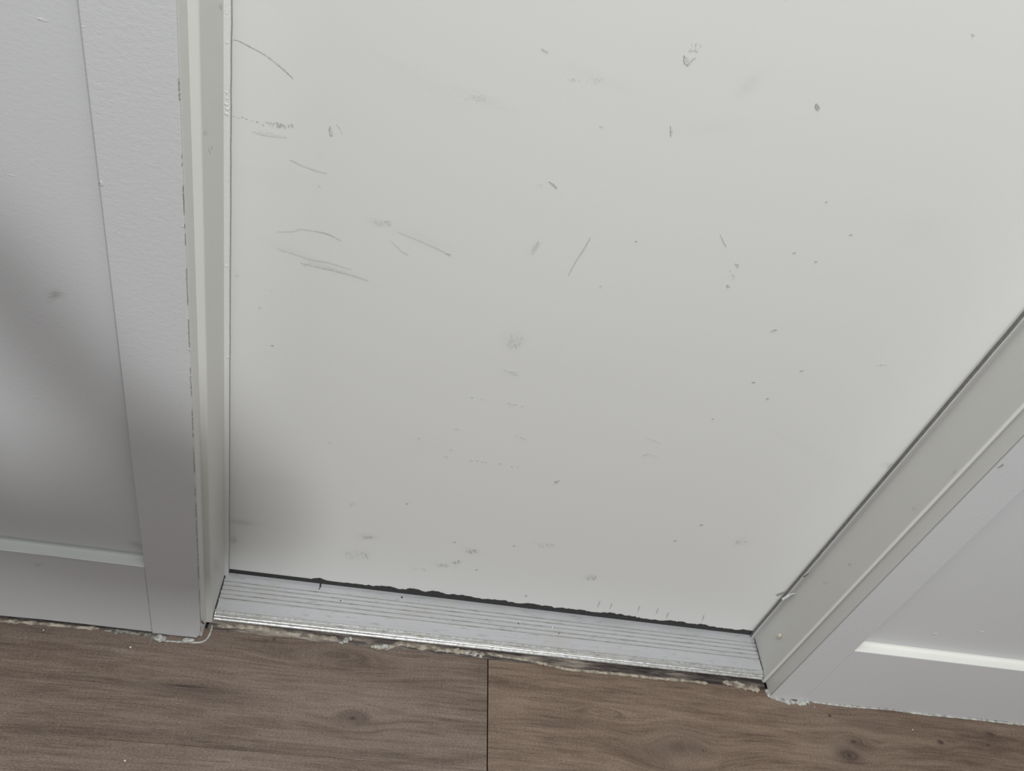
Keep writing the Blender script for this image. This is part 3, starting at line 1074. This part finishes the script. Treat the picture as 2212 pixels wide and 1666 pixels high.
o = bead('caulk_strip', fl((470, 1352), (520, 1354), (560, 1357), (620, 1368), (680, 1375), (730, 1381)), .0065, .0016, M_CAULK, 1, ragged=.9)
tag(o, 'dirty smeared caulk before the left end of the aluminium threshold', 'caulk', 'old caulk pieces along the threshold')
o = bead('caulk_strip', fl((800, 1396), (840, 1398), (864, 1390), (900, 1396), (945, 1402), (1000, 1408), (1048, 1414)), .0075, .0022, M_CAULK, 2, ragged=.8)
tag(o, 'cracked cream caulk before the threshold, left of the board joint', 'caulk', 'old caulk pieces along the threshold')
o = bead('caulk_strip', fl((1052, 1411), (1090, 1418), (1150, 1428), (1190, 1437), (1225, 1445), (1290, 1452), (1340, 1456), (1400, 1463), (1480, 1470), (1530, 1476)), .0048, .0026, M_CAULK, 3, ragged=.5)
tag(o, 'long thin cream caulk strip before the threshold, right of the board joint', 'caulk', 'old caulk pieces along the threshold')
o = bead('caulk_strip', fl((1560, 1474), (1590, 1478), (1615, 1484), (1642, 1489)), .010, .0012, M_CAULK, 4, ragged=.6)
tag(o, 'brownish caulk patch before the right end of the threshold', 'caulk', 'old caulk pieces along the threshold')
CR = {748: 'biggest pale crumb in the small white clump below the threshold, left of centre',
      757: 'pale crumb on the right side of the small white clump, touching the threshold lip',
      737: 'flat pale crumb on the left side of the small white clump below the threshold',
      815: 'long thin pale crumb at the left end of the cracked cream caulk',
      833: 'wide pale crumb on top of the cracked cream caulk, right of the thin one',
      1008: 'pale crumb left of the board joint, farthest of three from the joint',
      1024: 'biggest of three pale crumbs left of the board joint',
      1038: 'narrow pale crumb closest to the board joint'}
for (cx_, cy_, r, st_) in ((748, 1384, .0042, (1.0, .8)), (757, 1380, .0032, (.8, 1)), (737, 1389, .003, (1, .6)), (815, 1398, .003, (1.6, .6)),
                          (833, 1398, .0045, (1.3, .7)), (1008, 1411, .003, (1, .9)), (1024, 1414, .0035, (1.2, .8)), (1038, 1418, .003, (.7, .9))):
    bm = bmesh.new()
    q = on_z(cx_, cy_, 0.001)
    lump(bm, (q[0], q[1], .0010), r, .45, .9, st_, sub=3, seed=cx_ % 17)
    o = link('caulk_crumb', bm, M_CAULKW, smooth=True)
    tag(o, CR[cx_], 'caulk crumb', 'broken caulk crumbs below the threshold')

# white caulk along the wall feet
o = bead('caulk_bead', fl((1655, 1489), (1662, 1501), (1680, 1508), (1705, 1515), (1730, 1517), (1752, 1512)), .0085, .0042, M_CAULKW, 5, ragged=1.0)
tag(o, 'lumpy white caulk curling round the foot of the right door board', 'caulk')
o = bead('caulk_bead', fl((1750, 1514), (1800, 1521), (1860, 1527), (1920, 1531), (1990, 1541), (2060, 1548), (2110, 1553), (2160, 1559), (2215, 1565), (2330, 1577)), .0050, .0034, M_CAULKW, 6, ragged=.35)
tag(o, 'thin white caulk line along the foot of the right bottom board', 'caulk')
o = bead('caulk_bead', fl((-60, 1334), (0, 1341), (40, 1343), (90, 1347), (150, 1353), (215, 1358)), .0048, .0024, M_CAULK, 7, ragged=.8)
tag(o, 'crumbling dirty caulk line along the foot of the left bottom board', 'caulk')
o = bead('caulk_bead', fl((225, 1362), (262, 1364), (290, 1368), (322, 1372), (345, 1382)), .0050, .0014, flat('dirty_caulk', (0.26, 0.255, 0.225), .8, .2, bump=.8, scale=180, dark=(.09, .085, .07)), 8, ragged=.9)
tag(o, 'grey grimy caulk in the corner by the left door board foot', 'caulk')
o = bead('caulk_bead', fl((350, 1384), (385, 1386), (420, 1388), (440, 1385), (452, 1372), (459, 1350)), .0026, .0016, M_CAULKW, 9, ragged=.5)
tag(o, 'thin pale caulk line curling round the foot of the left door board', 'caulk')
# dark uneven strip under the left bottom board
bm = bmesh.new()
prev = None
for i in range(90):
    x = -1.0 + i * .009
    if x > XL_OUT:
        break
    w = .0022 + .0016 * noise.noise(Vector((x * 60, 2, 0)))
    cur = (bm.verts.new((x, Y_WALL - w, .0005)), bm.verts.new((x, Y_WALL + .004, .0005)))
    if prev:
        bm.faces.new((prev[0], cur[0], cur[1], prev[1]))
    prev = cur
o = link('floor_gap', bm, M_GAP, floor)

# paint flakes at the left board foot
for (px, py, r, st_, lab) in ((345, 1380, .0068, (1.15, .8), 'chunky white paint flake on the floor at the left corner of the door board foot'),
                              (406, 1385, .0060, (1.3, .55), 'flat white paint flake on the floor under the middle of the left door board')):
    bm = bmesh.new()
    q = on_z(px, py, 0.001)
    lump(bm, (q[0], q[1], .0022), r, .40, .55, st_, sub=3, seed=px % 13)
    tag(link('paint_flake', bm, M_CAULKW, smooth=True), lab, 'paint flake', 'loose paint flakes on the floor')
for (px, py, r, lab) in ((282, 1399, .0014, 'tiny white crumb on the floor left of the left door board foot'),
                         (270, 1644, .0012, 'tiny white crumb on the floor near the bottom edge, far left'),
                         (1759, 1528, .0009, 'tiny white crumb on the floor below the right caulk bead end'),
                         (1971, 1577, .0011, 'tiny white crumb on the floor right of the ringed wood knot'),
                         (94, 1362, .0008, 'tiny white crumb on the floor close to the left bottom board')):
    bm = bmesh.new()
    q = on_z(px, py, 0.0)
    lump(bm, (q[0], q[1], r * .5), r, .8, .4, sub=2, seed=px % 7)
    tag(link('plaster_crumb', bm, M_FLAKE, smooth=True), lab, 'crumb', 'white crumbs scattered on the floor')

# ------------------------------------------------------------------ the photographer, kneeling behind the lens 
def skin(name, joints, bones, mat, parent=None, root=0, sub=2):
    me = bpy.data.meshes.new(name)
    me.from_pydata([j[0] for j in joints], bones, [])
    o = bpy.data.objects.new(name, me)
    COL.objects.link(o)
    me.materials.append(mat)
    if parent:
        o.parent = parent
    m = o.modifiers.new('skin', 'SKIN')
    m.use_smooth_shade = True
    for i, j in enumerate(joints):
        sv = me.skin_vertices[0].data[i]
        r = j[1]
        sv.radius = r if isinstance(r, tuple) else (r, r)
        sv.use_root = (i == root)
    s = o.modifiers.new('sub', 'SUBSURF')
    s.levels = s.render_levels = sub
    return o


M_SKIN = flat('skin', (0.50, 0.33, 0.25), .55, .4, scale=60)
M_SHIRT = flat('dark_shirt', (0.06, 0.065, 0.08), .9, .1, scale=200)
M_JEANS = flat('dark_jeans', (0.05, 0.06, 0.09), .9, .1, scale=300)
M_HAIR = flat('brown_hair', (0.05, 0.032, 0.02), .7, .3, scale=250)
M_SHOE = flat('black_shoe', (0.03, 0.03, 0.03), .5, .4)
PY = -0.52
BX = -0.118            # middle of the body
SH_R, EL_R, WR_R = (.067, PY + .01, .987), (.248, -.305, .785), (.055, -.205, .972)
SH_L, EL_L, WR_L = (BX - .185, PY, .975), (BX - .25, -.42, .72), (BX - .10, -.30, .55)
J = [((BX, PY - .07, .50), (.13, .10)), ((BX, PY - .05, .70), (.125, .095)), ((BX, PY - .01, .91), (.14, .10)), ((BX, PY, 1.01), (.055, .055)),
     ((BX, PY + .02, 1.07), (.055, .06)), ((BX, PY + .04, 1.16), (.078, .095)), ((BX, PY + .03, 1.24), (.07, .085)),
     (SH_R, .055), (EL_R, .042), (WR_R, .029), ((.000, -.172, 1.035), (.032, .020)),
     (SH_L, .055), (EL_L, .040), (WR_L, .027), ((BX - .08, -.27, .47), (.035, .018)),
     ((BX + .10, PY - .06, .44), .085), ((BX + .12, PY + .02, .075), .060), ((BX + .12, PY - .36, .070), .042), ((BX + .12, PY - .44, .04), (.038, .025)),
     ((BX - .10, PY - .06, .44), .085), ((BX - .12, PY + .02, .075), .060), ((BX - .12, PY - .36, .070), .042), ((BX - .12, PY - .44, .04), (.038, .025))]
Bn = [(0, 1), (1, 2), (2, 3), (3, 4), (4, 5), (5, 6), (2, 7), (7, 8), (8, 9), (9, 10), (2, 11), (11, 12), (12, 13), (13, 14),
      (0, 15), (15, 16), (16, 17), (17, 18), (0, 19), (19, 20), (20, 21), (21, 22)]
for s, h in ((1, 10), (-1, 14)):
    hx, hy, hz = J[h][0]
    for k in range(4):
        base = len(J)
        J.append(((hx - s * .022, hy + .022, hz + .026 - k * .018), .009))
        J.append(((hx - s * .045, hy + .030, hz + .028 - k * .019), .008))
        Bn += [(h, base), (base, base + 1)]
    base = len(J)
    J.append(((hx - s * .020, hy - .010, hz + .030), .010))
    J.append(((hx - s * .040, hy + .000, hz + .034), .009))
    Bn += [(h, base), (base, base + 1)]
person = skin('person', J, Bn, M_SKIN)
tag(person, 'person in dark shirt and jeans kneeling behind the camera with one arm raised', 'person')
shirt = [((BX, PY - .07, .48), (.155, .12)), ((BX, PY - .05, .70), (.145, .115)), ((BX, PY - .01, .91), (.155, .115)), ((BX, PY, .99), (.08, .07)),
         (SH_R, .070), (EL_R, .070), ((.090, -.222, .945), .056), (SH_L, .070), (EL_L, .056), ((BX - .13, -.325, .59), .042)]
skin('shirt', shirt, [(0, 1), (1, 2), (2, 3), (2, 4), (4, 5), (5, 6), (2, 7), (7, 8), (8, 9)], M_SHIRT, person)
jeans = [((BX, PY - .07, .52), (.15, .115)), ((BX + .10, PY - .06, .43), .10), ((BX + .12, PY + .02, .085), .075), ((BX + .12, PY - .34, .075), .058),
         ((BX - .10, PY - .06, .43), .10), ((BX - .12, PY + .02, .085), .075), ((BX - .12, PY - .34, .075), .058)]
skin('jeans', jeans, [(0, 1), (1, 2), (2, 3), (0, 4), (4, 5), (5, 6)], M_JEANS, person)
skin('hair', [((BX, PY - .01, 1.26), (.085, .085)), ((BX, PY - .035, 1.18), (.085, .07)), ((BX, PY - .04, 1.11), (.06, .05))],
     [(0, 1), (1, 2)], M_HAIR, person)
for s in (1, -1):
    skin('shoe', [((BX + s * .12, PY - .36, .045), (.045, .040)), ((BX + s * .12, PY - .44, .050), (.046, .040)), ((BX + s * .12, PY - .46, .10), (.040, .026))],
         [(0, 1), (1, 2)], M_SHOE, person)
for s in (1, -1):
    bm = bmesh.new()
    bmesh.ops.create_uvsphere(bm, u_segments=16, v_segments=10, radius=.012, matrix=Matrix.Translation((BX + s * .031, PY + .122, 1.175)))
    link('eye', bm, flat('eye_white', (.7, .7, .7), .3, .5), person, smooth=True)
